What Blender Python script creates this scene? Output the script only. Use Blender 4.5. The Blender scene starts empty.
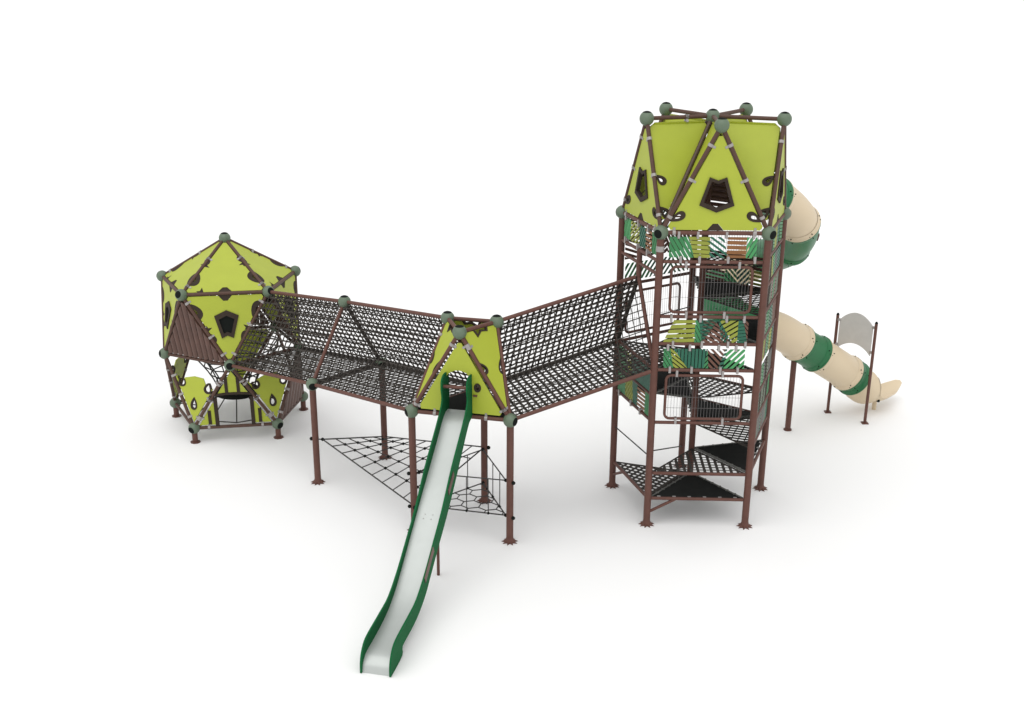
import bpy, bmesh, math, random
from mathutils import Vector, Matrix
from mathutils.geometry import delaunay_2d_cdt
V = Vector
PI = math.pi
rnd = random.Random(7)
SC = bpy.context.scene
COL = SC.collection

# ------------------------------------------------------------------ materials
def mat(name, col, rough=0.5, var=0.06, scale=6.0, bump=0.0, bscale=60.0, metal=0.0, spec=0.5):
    m = bpy.data.materials.new(name); m.use_nodes = True
    nt = m.node_tree; b = nt.nodes['Principled BSDF']
    b.inputs['Roughness'].default_value = rough
    b.inputs['Metallic'].default_value = metal
    b.inputs['Specular IOR Level'].default_value = spec
    tc = nt.nodes.new('ShaderNodeTexCoord')
    nz = nt.nodes.new('ShaderNodeTexNoise'); nz.inputs['Scale'].default_value = scale; nz.inputs['Detail'].default_value = 5
    nt.links.new(tc.outputs['Object'], nz.inputs['Vector'])
    rp = nt.nodes.new('ShaderNodeValToRGB')
    rp.color_ramp.elements[0].position = 0.3; rp.color_ramp.elements[1].position = 0.7
    rp.color_ramp.elements[0].color = (*[c * (1 - var) for c in col], 1)
    rp.color_ramp.elements[1].color = (*[min(1, c * (1 + var)) for c in col], 1)
    nt.links.new(nz.outputs['Fac'], rp.inputs['Fac'])
    nt.links.new(rp.outputs['Color'], b.inputs['Base Color'])
    if bump:
        n2 = nt.nodes.new('ShaderNodeTexNoise'); n2.inputs['Scale'].default_value = bscale; n2.inputs['Detail'].default_value = 4
        nt.links.new(tc.outputs['Object'], n2.inputs['Vector'])
        bp = nt.nodes.new('ShaderNodeBump'); bp.inputs['Strength'].default_value = bump; bp.inputs['Distance'].default_value = 0.004
        nt.links.new(n2.outputs['Fac'], bp.inputs['Height']); nt.links.new(bp.outputs['Normal'], b.inputs['Normal'])
    return m

M = dict(
    ground=mat('white_floor', (0.86, 0.86, 0.86), 0.9, 0.0, spec=0.1),
    brown=mat('brown_powder_coat', (0.112, 0.049, 0.037), 0.55, 0.10, 9, 0.15, 250, spec=0.3),
    shaded_tube=mat('shaded_brown_coat', (0.075, 0.042, 0.031), 0.5, 0.10, 9, 0.15, 250),  # brown coat darkened, shade on the valley tubes put into the colour
    darkbrown=mat('dark_brown_board', (0.060, 0.034, 0.028), 0.55, 0.12, 5, 0.15, 120),
    slatwood=mat('brown_slat', (0.100, 0.050, 0.037), 0.5, 0.16, 4, 0.3, 90),
    ball=mat('grey_green_ball', (0.105, 0.148, 0.098), 0.48, 0.05, 5, 0.05, 200),
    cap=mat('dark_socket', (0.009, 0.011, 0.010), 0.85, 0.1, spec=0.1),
    yellow=mat('lime_board', (0.365, 0.420, 0.031), 0.5, 0.03, 3, 0.08, 300),
    rim=mat('dark_rubber_rim', (0.038, 0.027, 0.020), 0.75, 0.15, 8, spec=0.2),
    clamp=mat('aluminium_clamp', (0.33, 0.31, 0.30), 0.4, 0.06, 20, metal=0.35),
    net=mat('black_belt_net', (0.033, 0.027, 0.022), 0.85, 0.25, 30, 0.3, 200),
    rope=mat('dark_rope', (0.040, 0.037, 0.036), 0.8, 0.2, 40),
    rubber=mat('black_rubber', (0.008, 0.009, 0.008), 0.8, 0.25, 6, 0.2, 150, spec=0.2),
    hem=mat('grey_hem', (0.13, 0.13, 0.12), 0.7, 0.3, 40),
    s_green=mat('mid_green_slat', (0.028, 0.19, 0.062), 0.5, 0.1),
    s_teal=mat('dark_teal_slat', (0.008, 0.105, 0.060), 0.5, 0.1),
    s_lime=mat('lime_slat', (0.25, 0.28, 0.03), 0.5, 0.1),
    s_orange=mat('ochre_slat', (0.21, 0.085, 0.022), 0.5, 0.1),
    s_light=mat('light_green_slat', (0.05, 0.28, 0.09), 0.5, 0.1),
    s_brown=mat('brown_narrow_slat', (0.12, 0.05, 0.03), 0.5, 0.1),
    s_sage=mat('sage_slat', (0.13, 0.165, 0.115), 0.6, 0.25, 14),
    frame=mat('frame_brown', (0.085, 0.044, 0.032), 0.55, 0.10, 9, 0.15, 250, spec=0.3),
    wire=mat('grey_wire', (0.12, 0.11, 0.11), 0.5, 0.05),
    beige=mat('beige_plastic', (0.63, 0.515, 0.355), 0.42, 0.02, 2, 0.03, 200),
    tgreen=mat('green_plastic', (0.004, 0.125, 0.036), 0.4, 0.05, 3, 0.03, 200),
    sgreen=mat('green_side_board', (0.005, 0.100, 0.031), 0.7, 0.08, 4, 0.06, 200, spec=0.12),
    steel=mat('brushed_steel', (0.475, 0.50, 0.485), 0.42, 0.02, 5, 0.05, 120, metal=0.45),
    grey=mat('grey_board', (0.50, 0.485, 0.465), 0.6, 0.04, 7),
)

# ------------------------------------------------------------------ object helpers
def thing(name, label, cat, loc, group=None):
    o = bpy.data.objects.new(name, None); COL.objects.link(o)
    o.location = loc; o['label'] = label; o['category'] = cat
    o.empty_display_size = 0.2
    if group: o['group'] = group
    return o

WLOC = {}
def wl(o):
    if o is None: return V((0, 0, 0))
    return o.location + wl(o.parent)

def obj(name, verts, faces, mats, parent=None, mi=None, smooth=False, label=None, bevel=0.0):
    """one mesh object from world coordinates; origin at its centre"""
    c = V((0, 0, 0))
    for v in verts: c += v
    c /= max(1, len(verts))
    me = bpy.data.meshes.new(name)
    me.from_pydata([tuple(v - c) for v in verts], [], faces)
    if not isinstance(mats, (list, tuple)): mats = [mats]
    for m in mats: me.materials.append(m)
    if mi: me.polygons.foreach_set('material_index', mi)
    if smooth: me.polygons.foreach_set('use_smooth', [True] * len(faces))
    me.update()
    bm = bmesh.new(); bm.from_mesh(me); bmesh.ops.recalc_face_normals(bm, faces=bm.faces); bm.to_mesh(me); bm.free()
    o = bpy.data.objects.new(name, me); COL.objects.link(o)
    if parent: o.parent = parent
    o.location = c - wl(parent)
    if label: o['label'] = label
    if bevel:
        md = o.modifiers.new('bevel', 'BEVEL'); md.width = bevel; md.segments = 2; md.limit_method = 'ANGLE'
    return o

class MB:
    def __init__(s): s.v = []; s.f = []; s.mi = []
    def add(s, verts, faces, mi=0):
        n = len(s.v); s.v += [V(x) for x in verts]; s.f += [tuple(i + n for i in f) for f in faces]; s.mi += [mi] * len(faces)
    def tube(s, a, b, r, seg=10, r2=None, mi=0, cap=True):
        a = V(a); b = V(b); d = (b - a)
        if d.length < 1e-6: return
        d.normalize(); u = d.orthogonal().normalized(); w = d.cross(u); r2 = r if r2 is None else r2
        vs = []
        for p, rr in ((a, r), (b, r2)):
            for i in range(seg):
                t = 2 * PI * i / seg; vs.append(p + u * (rr * math.cos(t)) + w * (rr * math.sin(t)))
        fs = [(i, (i + 1) % seg, seg + (i + 1) % seg, seg + i) for i in range(seg)]
        if cap: fs += [tuple(range(seg))[::-1], tuple(range(seg, 2 * seg))]
        s.add(vs, fs, mi)
    def path(s, pts, r, seg=8, closed=False, mi=0):
        pts = [V(p) for p in pts]; n = len(pts); vs = []
        t0 = (pts[1] - pts[0]).normalized(); u = t0.orthogonal().normalized()
        for i in range(n):
            if closed: t = (pts[(i + 1) % n] - pts[i - 1]).normalized()
            else: t = (pts[min(i + 1, n - 1)] - pts[max(i - 1, 0)]).normalized()
            u = (u - t * u.dot(t)).normalized(); w = t.cross(u)
            for k in range(seg):
                a = 2 * PI * k / seg; vs.append(pts[i] + (u * math.cos(a) + w * math.sin(a)) * r)
        fs = []
        for i in range(n if closed else n - 1):
            j = (i + 1) % n
            for k in range(seg):
                fs.append((i * seg + k, i * seg + (k + 1) % seg, j * seg + (k + 1) % seg, j * seg + k))
        if not closed: fs += [tuple(range(seg))[::-1], tuple((n - 1) * seg + k for k in range(seg))]
        s.add(vs, fs, mi)
    def box(s, c, x, y, z, mi=0):
        c = V(c); vs = [c + x * i + y * j + z * k for i in (-1, 1) for j in (-1, 1) for k in (-1, 1)]
        s.add(vs, [(0, 1, 3, 2), (4, 6, 7, 5), (0, 4, 5, 1), (2, 3, 7, 6), (0, 2, 6, 4), (1, 5, 7, 3)], mi)
    def prism(s, poly, nrm, th, mi=0):
        n = len(poly); h = nrm * (th / 2)
        vs = [p + h for p in poly] + [p - h for p in poly]
        fs = [tuple(range(n)), tuple(range(2 * n - 1, n - 1, -1))] + [(i, n + i, n + (i + 1) % n, (i + 1) % n) for i in range(n)]
        s.add(vs, fs, mi)
    def sphere(s, c, r, seg=12, rings=8, mi=0):
        c = V(c); vs = [c + V((0, 0, r))]
        for i in range(1, rings):
            p = PI * i / rings
            for k in range(seg):
                a = 2 * PI * k / seg; vs.append(c + V((math.sin(p) * math.cos(a), math.sin(p) * math.sin(a), math.cos(p))) * r)
        vs.append(c - V((0, 0, r))); fs = []
        for k in range(seg): fs.append((0, 1 + k, 1 + (k + 1) % seg))
        for i in range(rings - 2):
            for k in range(seg):
                a = 1 + i * seg; fs.append((a + k, a + seg + k, a + seg + (k + 1) % seg, a + (k + 1) % seg))
        a = 1 + (rings - 2) * seg
        for k in range(seg): fs.append((a + k, len(vs) - 1, a + (k + 1) % seg))
        s.add(vs, fs, mi)
    def build(s, name, mats, parent=None, smooth=False, label=None, bevel=0.0):
        if not s.v: return None
        o = obj(name, s.v, s.f, mats, parent, s.mi, smooth, label, bevel)
        if smooth:
            try: o.data.set_sharp_from_angle(angle=math.radians(40))
            except Exception: pass
        return o

# ------------------------------------------------------------------ 2D helpers
class Frame:
    def __init__(s, o, x, y):
        s.o = V(o); s.x = V(x).normalized(); y = V(y); s.y = (y - s.x * y.dot(s.x)).normalized(); s.n = s.x.cross(s.y)
    def p(s, u, v, w=0): return s.o + s.x * u + s.y * v + s.n * w
    def q(s, P): d = V(P) - s.o; return (d.dot(s.x), d.dot(s.y))

def area2(p): return sum(p[i][0] * p[(i + 1) % len(p)][1] - p[(i + 1) % len(p)][0] * p[i][1] for i in range(len(p))) / 2
def inset(poly, m):
    """inset a convex CCW polygon; m a number or one per edge"""
    if area2(poly) < 0: poly = poly[::-1]
    n = len(poly); ms = m if isinstance(m, (list, tuple)) else [m] * n; L = []
    for i in range(n):
        a = V((*poly[i], 0)); b = V((*poly[(i + 1) % n], 0)); d = (b - a).normalized(); nn = V((-d.y, d.x, 0)); L.append((a + nn * ms[i], d))
    out = []
    for i in range(n):
        p1, d1 = L[i - 1]; p2, d2 = L[i]
        t = ((p2.x - p1.x) * d2.y - (p2.y - p1.y) * d2.x) / (d1.x * d2.y - d1.y * d2.x)
        out.append((p1.x + d1.x * t, p1.y + d1.y * t))
    return out
def chamfer(poly, c):
    out = []; n = len(poly)
    for i in range(n):
        p = V((*poly[i], 0)); a = V((*poly[i - 1], 0)); b = V((*poly[(i + 1) % n], 0))
        for q in (a, b): w = p + (q - p).normalized() * c; out.append((w.x, w.y))
    return out
def clip(poly, a, b):
    """keep the part of poly left of the line a->b"""
    out = []; n = len(poly)
    def side(p): return (b[0] - a[0]) * (p[1] - a[1]) - (b[1] - a[1]) * (p[0] - a[0])
    for i in range(n):
        p, q = poly[i], poly[(i + 1) % n]; s1, s2 = side(p), side(q)
        if s1 >= 0: out.append(p)
        if s1 * s2 < 0:
            t = s1 / (s1 - s2); out.append((p[0] + (q[0] - p[0]) * t, p[1] + (q[1] - p[1]) * t))
    return out
def clip_convex(poly, conv):
    if area2(conv) < 0: conv = conv[::-1]
    for i in range(len(conv)):
        if len(poly) < 3: return []
        poly = clip(poly, conv[i], conv[(i + 1) % len(conv)])
    return poly if len(poly) >= 3 else []
def leaf(cx, cy, ln, wd, ang, n=18):
    """teardrop: round at the far end, pointed at the near end"""
    pts = []
    for i in range(n):
        t = 2 * PI * i / n; x = math.cos(t); y = math.sin(t) * math.sin(t / 2) ** 1.1
        x, y = -x * ln / 2, y * wd / 2 * 1.25
        pts.append((cx + x * math.cos(ang) - y * math.sin(ang), cy + x * math.sin(ang) + y * math.cos(ang)))
    return pts if area2(pts) > 0 else pts[::-1]
def scale2(p, k, grow=0.0):
    cx = sum(a for a, b in p) / len(p); cy = sum(b for a, b in p) / len(p); out = []
    for a, b in p:
        d = math.hypot(a - cx, b - cy); f = (d * k + grow) / d if d > 1e-6 else 1
        out.append((cx + (a - cx) * f, cy + (b - cy) * f))
    return out
def plate(mb, fr, keep, cuts, th, off=0.0, mi=0, mi_edge=None):
    """the 2D region keep minus every loop of cuts, extruded to thickness th"""
    vs = []; faces = []
    for lp in [keep] + cuts:
        n0 = len(vs); vs += [V((a, b)) for a, b in (lp if area2(lp) > 0 else lp[::-1])]; faces.append(list(range(n0, len(vs))))
    r = delaunay_2d_cdt(vs, [], faces, 0, 1e-5)
    ov, of, og = r[0], r[2], r[5]
    ks = [f for f, g in zip(of, og) if 0 in g and len(g) == 1]
    if not ks: return
    used = sorted({i for f in ks for i in f}); mp = {i: k for k, i in enumerate(used)}; n = len(used)
    V3 = [fr.p(ov[i].x, ov[i].y, off + th / 2) for i in used] + [fr.p(ov[i].x, ov[i].y, off - th / 2) for i in used]
    F = []; edges = {}
    for f in ks:
        g = [mp[i] for i in f]; F.append(tuple(g)); F.append(tuple(n + i for i in reversed(g)))
        for i in range(len(g)):
            a, b = g[i], g[(i + 1) % len(g)]; edges[(a, b)] = 1
    E = [(a, n + a, n + b, b) for (a, b) in edges if (b, a) not in edges]
    mb.add(V3, F, mi); mb.add(V3, E, mi if mi_edge is None else mi_edge)

# ------------------------------------------------------------------ recurring parts
R_POST, R_TUBE, R_BALL = 0.064, 0.036, 0.125
def ball(c, parent, face=V((0, 0, 1)), r=R_BALL):
    c = V(c); mb = MB(); mb.sphere(c, r, 24, 14); o = mb.build('ball_joint', M['ball'], parent, True)
    face = face.normalized(); u = face.orthogonal().normalized(); w = face.cross(u); m2 = MB(); vs = []; fs = []
    A = math.radians(37); rs = [(r * 1.006, A), (r * 1.022, A * 0.94), (r * 1.016, A * 0.82), (r * 1.008, A * 0.7), (r * 1.008, A * .45), (r * 1.008, A * .2), (r * 1.008, 0.02)]
    for rr, a in rs:
        for k in range(20):
            t = 2 * PI * k / 20; vs.append(c + face * rr * math.cos(a) + (u * math.cos(t) + w * math.sin(t)) * rr * math.sin(a))
    for i in range(len(rs) - 1):
        for k in range(20): fs.append((i * 20 + k, i * 20 + (k + 1) % 20, i * 20 + 20 + (k + 1) % 20, i * 20 + 20 + k))
    fs.append(tuple((len(rs) - 1) * 20 + k for k in range(20)))
    m2.add(vs, fs); m2.build('socket_cap', M['cap'], o, True)
    return o
def tube(a, b, parent, r=R_TUBE, trim=(R_BALL * 0.9, R_BALL * 0.9), name='frame_tube', m='brown'):
    a = V(a); b = V(b); d = (b - a).normalized(); mb = MB(); mb.tube(a + d * trim[0], b - d * trim[1], r, 14)
    return mb.build(name, M[m], parent, True)
def clampo(a, b, t, toward, parent, r=R_TUBE):
    """metal clamp round the tube a-b at fraction t with a tab toward a panel"""
    a = V(a); b = V(b); d = (b - a).normalized(); c = a.lerp(b, t); mb = MB(); mb.tube(c - d * 0.026, c + d * 0.026, r * 1.28, 12)
    k = (V(toward) - c); k = (k - d * k.dot(d)).normalized(); n = d.cross(k)
    mb.box(c + k * (r + 0.022), d * 0.02, k * 0.034, n * 0.018)
    return mb.build('clamp', M['clamp'], parent)
def star_foot(p, parent, r=R_POST, s=1.0):
    p = V(p); mb = MB(); n = 9
    mb.tube(p + V((0, 0, .10)), p + V((0, 0, .02)), r * 1.01, 18, r2=r * 1.3)
    for k in range(n):
        a = 2 * PI * (k + .3) / n; d = V((math.cos(a), math.sin(a), 0)); t = V((-d.y, d.x, 0)); z = V((0, 0, 1))
        b0 = p + d * r * .95; tip = p + d * r * 2.45 + z * .003; w_ = r * .46
        mb.add([b0 + t * w_ + z * .03, b0 - t * w_ + z * .03, b0 + z * .062, tip, b0 + t * w_ + z * .002, b0 - t * w_ + z * .002], [(0, 3, 2), (2, 3, 1), (0, 4, 3), (1, 3, 5), (4, 5, 3), (0, 2, 1, 5, 4)])
    return mb.build('foot_plate', M['brown'], parent)
def post(p, z, parent, r=R_POST, foot=True):
    p = V((p[0], p[1], 0)); mb = MB(); mb.tube(p, p + V((0, 0, z)), r, 20); o = mb.build('post', M['brown'], parent, True)
    if foot: star_foot(p, o, r)
    return o

FOX = [(-0.135, 0.92), (0, 0.865), (0.135, 0.92), (0.28, 0.47), (0, 0.36), (-0.28, 0.47)]
def tri_panel(A, B, C_, parent, window=None, filled=False, leaves=(), lobes=(), thorns=(), notch=True, margin=0.05, name='panel', clamps=(), cham=0.1, label=None, th=0.022, off=0.0):
    """board in the triangle A B C; leaves = (edge, t, length, width, lean), thorns = (edge, t, size)"""
    fr = Frame(A, V(B) - V(A), V(C_) - V(A)); P = [fr.q(A), fr.q(B), fr.q(C_)]
    body = chamfer(inset(P, margin), cham); margin = margin if not isinstance(margin, list) else margin[0]; cuts = []; rims = []
    def on_edge(e, t):
        a, b = V((*P[e], 0)), V((*P[(e + 1) % 3], 0)); d = (b - a).normalized(); n = V((-d.y, d.x, 0)); return a.lerp(b, t), d, n
    for (e, t, ln, wd, lean) in leaves:
        p, d, n = on_edge(e, t); ax = (n * math.cos(lean) + d * math.sin(lean)); c = p + ax * ln * 0.42 + n * margin * 1.1
        lp = leaf(c.x, c.y, ln, wd, math.atan2(ax.y, ax.x)); cuts.append(lp)
        inner = scale2(lp, .45); o2 = scale2(lp, 1.0, 0.006)
        rims.append((clip_convex(o2, P) or o2, [inner], th + 0.018))
    for (e, t, ln, hw) in lobes:
        p, d, n = on_edge(e, t); el = []
        for k in range(20):
            a = 2 * PI * k / 20; w_ = p + d * (ln / 2 * math.cos(a)) + n * (hw * math.sin(a) * (1 + 0.35 * math.cos(a))); el.append((w_.x, w_.y))
        tri = inset(P, 0.02); big = scale2(el, 1.0, 0.012); cuts.append(el); k = clip_convex(big, tri)
        if k: rims.append((k, [scale2(el, .45)], th + 0.004))  # rim widened inward, its dark fill stands for the shaded interior
    for (e, t, sz) in thorns:
        p, d, n = on_edge(e, t); q = p + n * margin * 0.7
        lp = [(q + d * sz * 0.55).to_2d()[:], (q + n * sz * 1.15 + d * sz * 0.25).to_2d()[:], (q + n * sz * 0.4 - d * sz * 0.1).to_2d()[:], (q - d * sz * 0.75 + n * sz * 0.35).to_2d()[:], (q - d * sz * 0.4).to_2d()[:]]
        lp = [tuple(x) for x in lp]; cuts.append(lp); rims.append((clip_convex(scale2(lp, 0.94), P) or lp, [], th - 0.008))
    if notch:
        p, d, n = on_edge(0, 0.5); q = p + n * (margin - 0.012)
        lp = [tuple((q - d * 0.15).to_2d()), tuple((q + d * 0.15).to_2d()), tuple((q + d * 0.045 + n * 0.12).to_2d()), tuple((q - d * 0.045 + n * 0.12).to_2d())]
        cuts.append(lp); rims.append((scale2(lp, 0.96), [], th - 0.008))  # dark plate fills the notch, painted shade of the inside behind
    W = MB()
    if window:
        k = window; mu = (P[0][0] + P[1][0]) / 2; lp = [(mu + x * k, y) for x, y in FOX]
        if area2(lp) < 0: lp = lp[::-1]
        cuts.append(lp); out = scale2(lp, 1.0, 0.012); inn = scale2(lp, 0.66 if filled else 0.78); plate(W, fr, out, [inn], th + 0.05, off)
    mb = MB(); plate(mb, fr, body, cuts, th, off); o = mb.build(name, M['yellow'], parent, label=label)
    for kp, ct, t_ in rims:
        rm = MB(); plate(rm, fr, kp, ct, t_, off)
        if rm.v: rm.build('rim_or_shade_fill', M['rim'], o)
    if W.v:
        wf = W.build('window_frame', M['rim'], o)
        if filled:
            m2 = MB(); plate(m2, fr, scale2(lp, .9), [], .006, off); m2.build('dark_interior_plate', M['cap'], o)  # solid black plate, stands in for the shaded dome interior
    cen = (V(A) + V(B) + V(C_)) / 3; T = [V(A), V(B), V(C_)]
    for e, t in clamps: clampo(T[e], T[(e + 1) % 3], t, cen, o)
    return o
def slat_panel(A, B, C_, parent, n=7, margin=0.06, depth=0.035, level=False):
    """boards standing at right angles to the edge A B, each with a rounded face"""
    fr = Frame(A, V(B) - V(A), V(C_) - V(A))
    if level: fr = Frame(A, fr.y, fr.x)
    P = chamfer(inset([fr.q(A), fr.q(B), fr.q(C_)], margin), 0.04)
    u0 = min(p[0] for p in P); u1 = max(p[0] for p in P); w = (u1 - u0) / n; mb = MB()
    for i in range(n):
        a = u0 + i * w + (.001 if level else .006); b = a + w - (.002 if level else .012); prev = None; ns = 8; V3 = []
        for k in range(ns + 1):
            u = a + (b - a) * k / ns; c = clip(clip(P, (u - 1e-4, 9), (u - 1e-4, -9)), (u + 1e-4, -9), (u + 1e-4, 9))
            if len(c) < 3: continue
            lo = min(p[1] for p in c); hi = max(p[1] for p in c); h = depth * math.sin(PI * (0.08 + 0.84 * k / ns))
            V3 += [fr.p(u, lo, h), fr.p(u, hi, h), fr.p(u, lo, -h * 0.4), fr.p(u, hi, -h * 0.4)]
        m = len(V3) // 4
        F = []
        for k in range(m - 1):
            q = 4 * k; F += [(q, q + 4, q + 5, q + 1), (q + 2, q + 3, q + 7, q + 6), (q, q + 2, q + 6, q + 4), (q + 1, q + 5, q + 7, q + 3)]
        F += [(0, 1, 3, 2), (4 * m - 4, 4 * m - 2, 4 * m - 1, 4 * m - 3)]
        if m > 1: mb.add(V3, F)
    return mb.build('slat_panel', M['slatwood'], parent)

# ---- belt nets
def tape(mb, pts, w, t, nrm, wave=0.0, ph=0.0):
    pts = [V(p) for p in pts]; vs = []; n = len(pts)
    for i, p in enumerate(pts):
        d = (pts[min(i + 1, n - 1)] - pts[max(0, i - 1)]).normalized(); s = d.cross(nrm).normalized() * (w / 2); h = nrm * (t / 2)
        q = p + nrm * (wave * (1 if (i + ph) % 2 else -1)); vs += [q + s + h, q - s + h, q - s - h, q + s - h]
    fs = [(0, 1, 2, 3), (4 * n - 4, 4 * n - 1, 4 * n - 2, 4 * n - 3)]
    for i in range(n - 1):
        a = 4 * i; fs += [(a, a + 4, a + 5, a + 1), (a + 1, a + 5, a + 6, a + 2), (a + 2, a + 6, a + 7, a + 3), (a + 3, a + 7, a + 4, a)]
    mb.add(vs, fs)
def belt_quad(a0, a1, b0, b1, nu, nv, wu, wv, name, parent, m='net', t=0.012, blob=0.0):
    """woven belts over the quad: a0->a1 one long edge, b0->b1 the other"""
    a0, a1, b0, b1 = map(V, (a0, a1, b0, b1)); nrm = ((a1 - a0).cross(b0 - a0)).normalized(); mb = MB()
    def P(u, v): return a0.lerp(a1, u).lerp(b0.lerp(b1, u), v)
    for j in range(nv + 1): tape(mb, [P(i / nu, j / nv) for i in range(nu + 1)], wu, t, nrm, 0.010, j)
    for i in range(nu + 1): tape(mb, [P(i / nu, j / nv) for j in range(nv + 1)], wv, t, nrm, 0.010, i + 1)
    if blob:
        ax = (a1 - a0).normalized(); ay = nrm.cross(ax)
        for i in range(1, nu):
            for j in range(1, nv):
                if (i + j) % 2: mb.box(P(i / nu, j / nv), ax * blob, ay * blob * 0.8, nrm * 0.011)
    return mb.build(name, M[m], parent)
def belt_tri(C_, A, B, parent, pitch=0.12, w=0.05, w2=0.02, name='net_platform', diag=False, blob=0.0):
    fr = Frame(A, V(B) - V(A), V(C_) - V(A)); P = inset([fr.q(A), fr.q(B), fr.q(C_)], 0.03); mb = MB()
    dirs = [((1, 0), w2), ((0, 1), w)] if not diag else [((0.8, 0.6), w), ((-0.6, 0.8), w)]
    for k, (d, ww) in enumerate(dirs):
        n = (-d[1], d[0]); i = -40
        for i in range(-30, 31):
            off = (i + 0.5) * pitch; q = (n[0] * off, n[1] * off); line = [(q[0] - d[0] * 9 - n[0] * ww / 2, q[1] - d[1] * 9 - n[1] * ww / 2), (q[0] + d[0] * 9 - n[0] * ww / 2, q[1] + d[1] * 9 - n[1] * ww / 2), (q[0] + d[0] * 9 + n[0] * ww / 2, q[1] + d[1] * 9 + n[1] * ww / 2), (q[0] - d[0] * 9 + n[0] * ww / 2, q[1] - d[1] * 9 + n[1] * ww / 2)]
            c = clip_convex(line, P)
            if c: mb.prism([fr.p(a, b, 0.006 * k) for a, b in c], fr.n, 0.009)
    c = [fr.p(*p) for p in P]
    for i in range(3): mb.tube(c[i], c[(i + 1) % 3], 0.016, 6)
    return mb.build(name, M['net'], parent)
def solid_tri(C_, A, B, parent):
    fr = Frame(A, V(B) - V(A), V(C_) - V(A)); P = inset([fr.q(A), fr.q(B), fr.q(C_)], [0.05, 0.03, 0.03]); mb = MB()
    mb.prism([fr.p(a, b) for a, b in P], fr.n, 0.03); o = mb.build('rubber_platform', M['rubber'], parent)
    h = MB(); c = [fr.p(*p, 0.012) for p in P]; h.tube(c[1], c[2], 0.02, 6); h.tube(c[2], c[0], 0.02, 6)
    for i in (1, 2):
        for k in range(1, 7):
            q = c[i].lerp(c[(i + 1) % 3], k / 7); h.box(q, fr.x * 0.03, fr.y * 0.03, fr.n * 0.012)
    h.build('rope_hem', M['hem'], o)
    a, b = fr.p(*P[0]), fr.p(*P[1])
    for k in range(6):
        s = MB(); q = a.lerp(b, 0.08 + 0.84 * k / 5); s.box(q - fr.y * 0.02, fr.x * 0.03, fr.y * 0.045, fr.n * 0.02); s.build('fixing_strap', M['clamp'], o)
    return o

# ---- slatted fence panels of the tower
PAL = ['s_green', 's_teal', 's_lime', 's_orange', 's_light', 's_brown']; PALX = PAL + ['hem', 's_sage', 'rim']
def striped(fr, u0, u1, v0, v1, patches, parent, name='striped_panel'):
    """patches = (left bottom, left top, right bottom, right top, colour, angle, pitch, slat width)"""
    mb = MB(); mats = [M[k] for k in PALX]; W = u1 - u0; H = v1 - v0
    for (lb, lt, rb, rt, colr, ang, pitch, sw) in patches:
        quad = [(u0 + lb * W, v0), (u0 + rb * W, v0), (u0 + rt * W, v1), (u0 + lt * W, v1)]; a = math.radians(ang); d = (math.cos(a), math.sin(a)); n = (-d[1], d[0])
        cx = sum(p[0] for p in quad) / 4; cy = sum(p[1] for p in quad) / 4
        for i in range(-40, 41):
            o = i * pitch; q = (cx + n[0] * o, cy + n[1] * o); h = sw / 2
            ln = [(q[0] - 9 * d[0] - n[0] * h, q[1] - 9 * d[1] - n[1] * h), (q[0] + 9 * d[0] - n[0] * h, q[1] + 9 * d[1] - n[1] * h), (q[0] + 9 * d[0] + n[0] * h, q[1] + 9 * d[1] + n[1] * h), (q[0] - 9 * d[0] + n[0] * h, q[1] - 9 * d[1] + n[1] * h)]
            c = clip_convex(ln, quad)
            if c and abs(area2(c)) > 2e-4: mb.prism([fr.p(x, y) for x, y in c], fr.n, 0.016, PALX.index(colr))
    return mb.build(name, mats, parent)
def rand_patches(seed, angs=(-60, -40, 0, 5, 50, 65, 90, 30), pal=None):
    r = random.Random(seed); xs = [0]
    while xs[-1] < 0.86: xs.append(xs[-1] + (r.uniform(0.14, 0.3) if pal is None else r.uniform(.08, .16)))
    xs[-1] = 1.0; tops = [0] + [min(0.97, max(0.03, x + r.uniform(-0.08, 0.08))) for x in xs[1:-1]] + [1.0]; out = []; last = None
    for i in range(len(xs) - 1):
        c = r.choice([k for k in (pal or PAL) if k != last]); last = c
        out.append((xs[i], tops[i], xs[i + 1], tops[i + 1], c, r.choice(angs), r.choice([0.06, 0.075, 0.09]), r.choice([0.03, 0.036, 0.045])))
    return out
def rounded_rect(u0, u1, v0, v1, r, n=5):
    out = []
    for cx, cy, a0 in ((u1 - r, v1 - r, 0), (u0 + r, v1 - r, 90), (u0 + r, v0 + r, 180), (u1 - r, v0 + r, 270)):
        for k in range(n + 1):
            a = math.radians(a0 + 90 * k / n); out.append((cx + r * math.cos(a), cy + r * math.sin(a)))
    return out
def mesh_panel(fr, u0, u1, v0, v1, parent, pitch=0.052, rw=0.0035):
    mb = MB(); mb.path([fr.p(*p) for p in rounded_rect(u0, u1, v0, v1, 0.09)], 0.025, 8, True); o = mb.build('mesh_panel', M['brown'], parent, True)
    w = MB(); n = int((u1 - u0) / pitch)
    for i in range(1, n): u = u0 + (u1 - u0) * i / n; w.tube(fr.p(u, v0 + 0.01), fr.p(u, v1 - 0.01), rw, 4, cap=False)
    m = max(2, int((v1 - v0) / 0.2))
    for j in range(1, m): v = v0 + (v1 - v0) * j / m; w.tube(fr.p(u0 + 0.01, v, rw * 2), fr.p(u1 - 0.01, v, rw * 2), rw, 4, cap=False)
    w.build('wire_mesh', M['wire'], o)
    return o

# ------------------------------------------------------------------ setting
G = MB(); G.add([(-400, -200, 0), (400, -200, 0), (400, 600, 0), (-400, 600, 0)], [(0, 1, 2, 3)])
g = G.build('ground', M['ground']); g['kind'] = 'structure'

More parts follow.
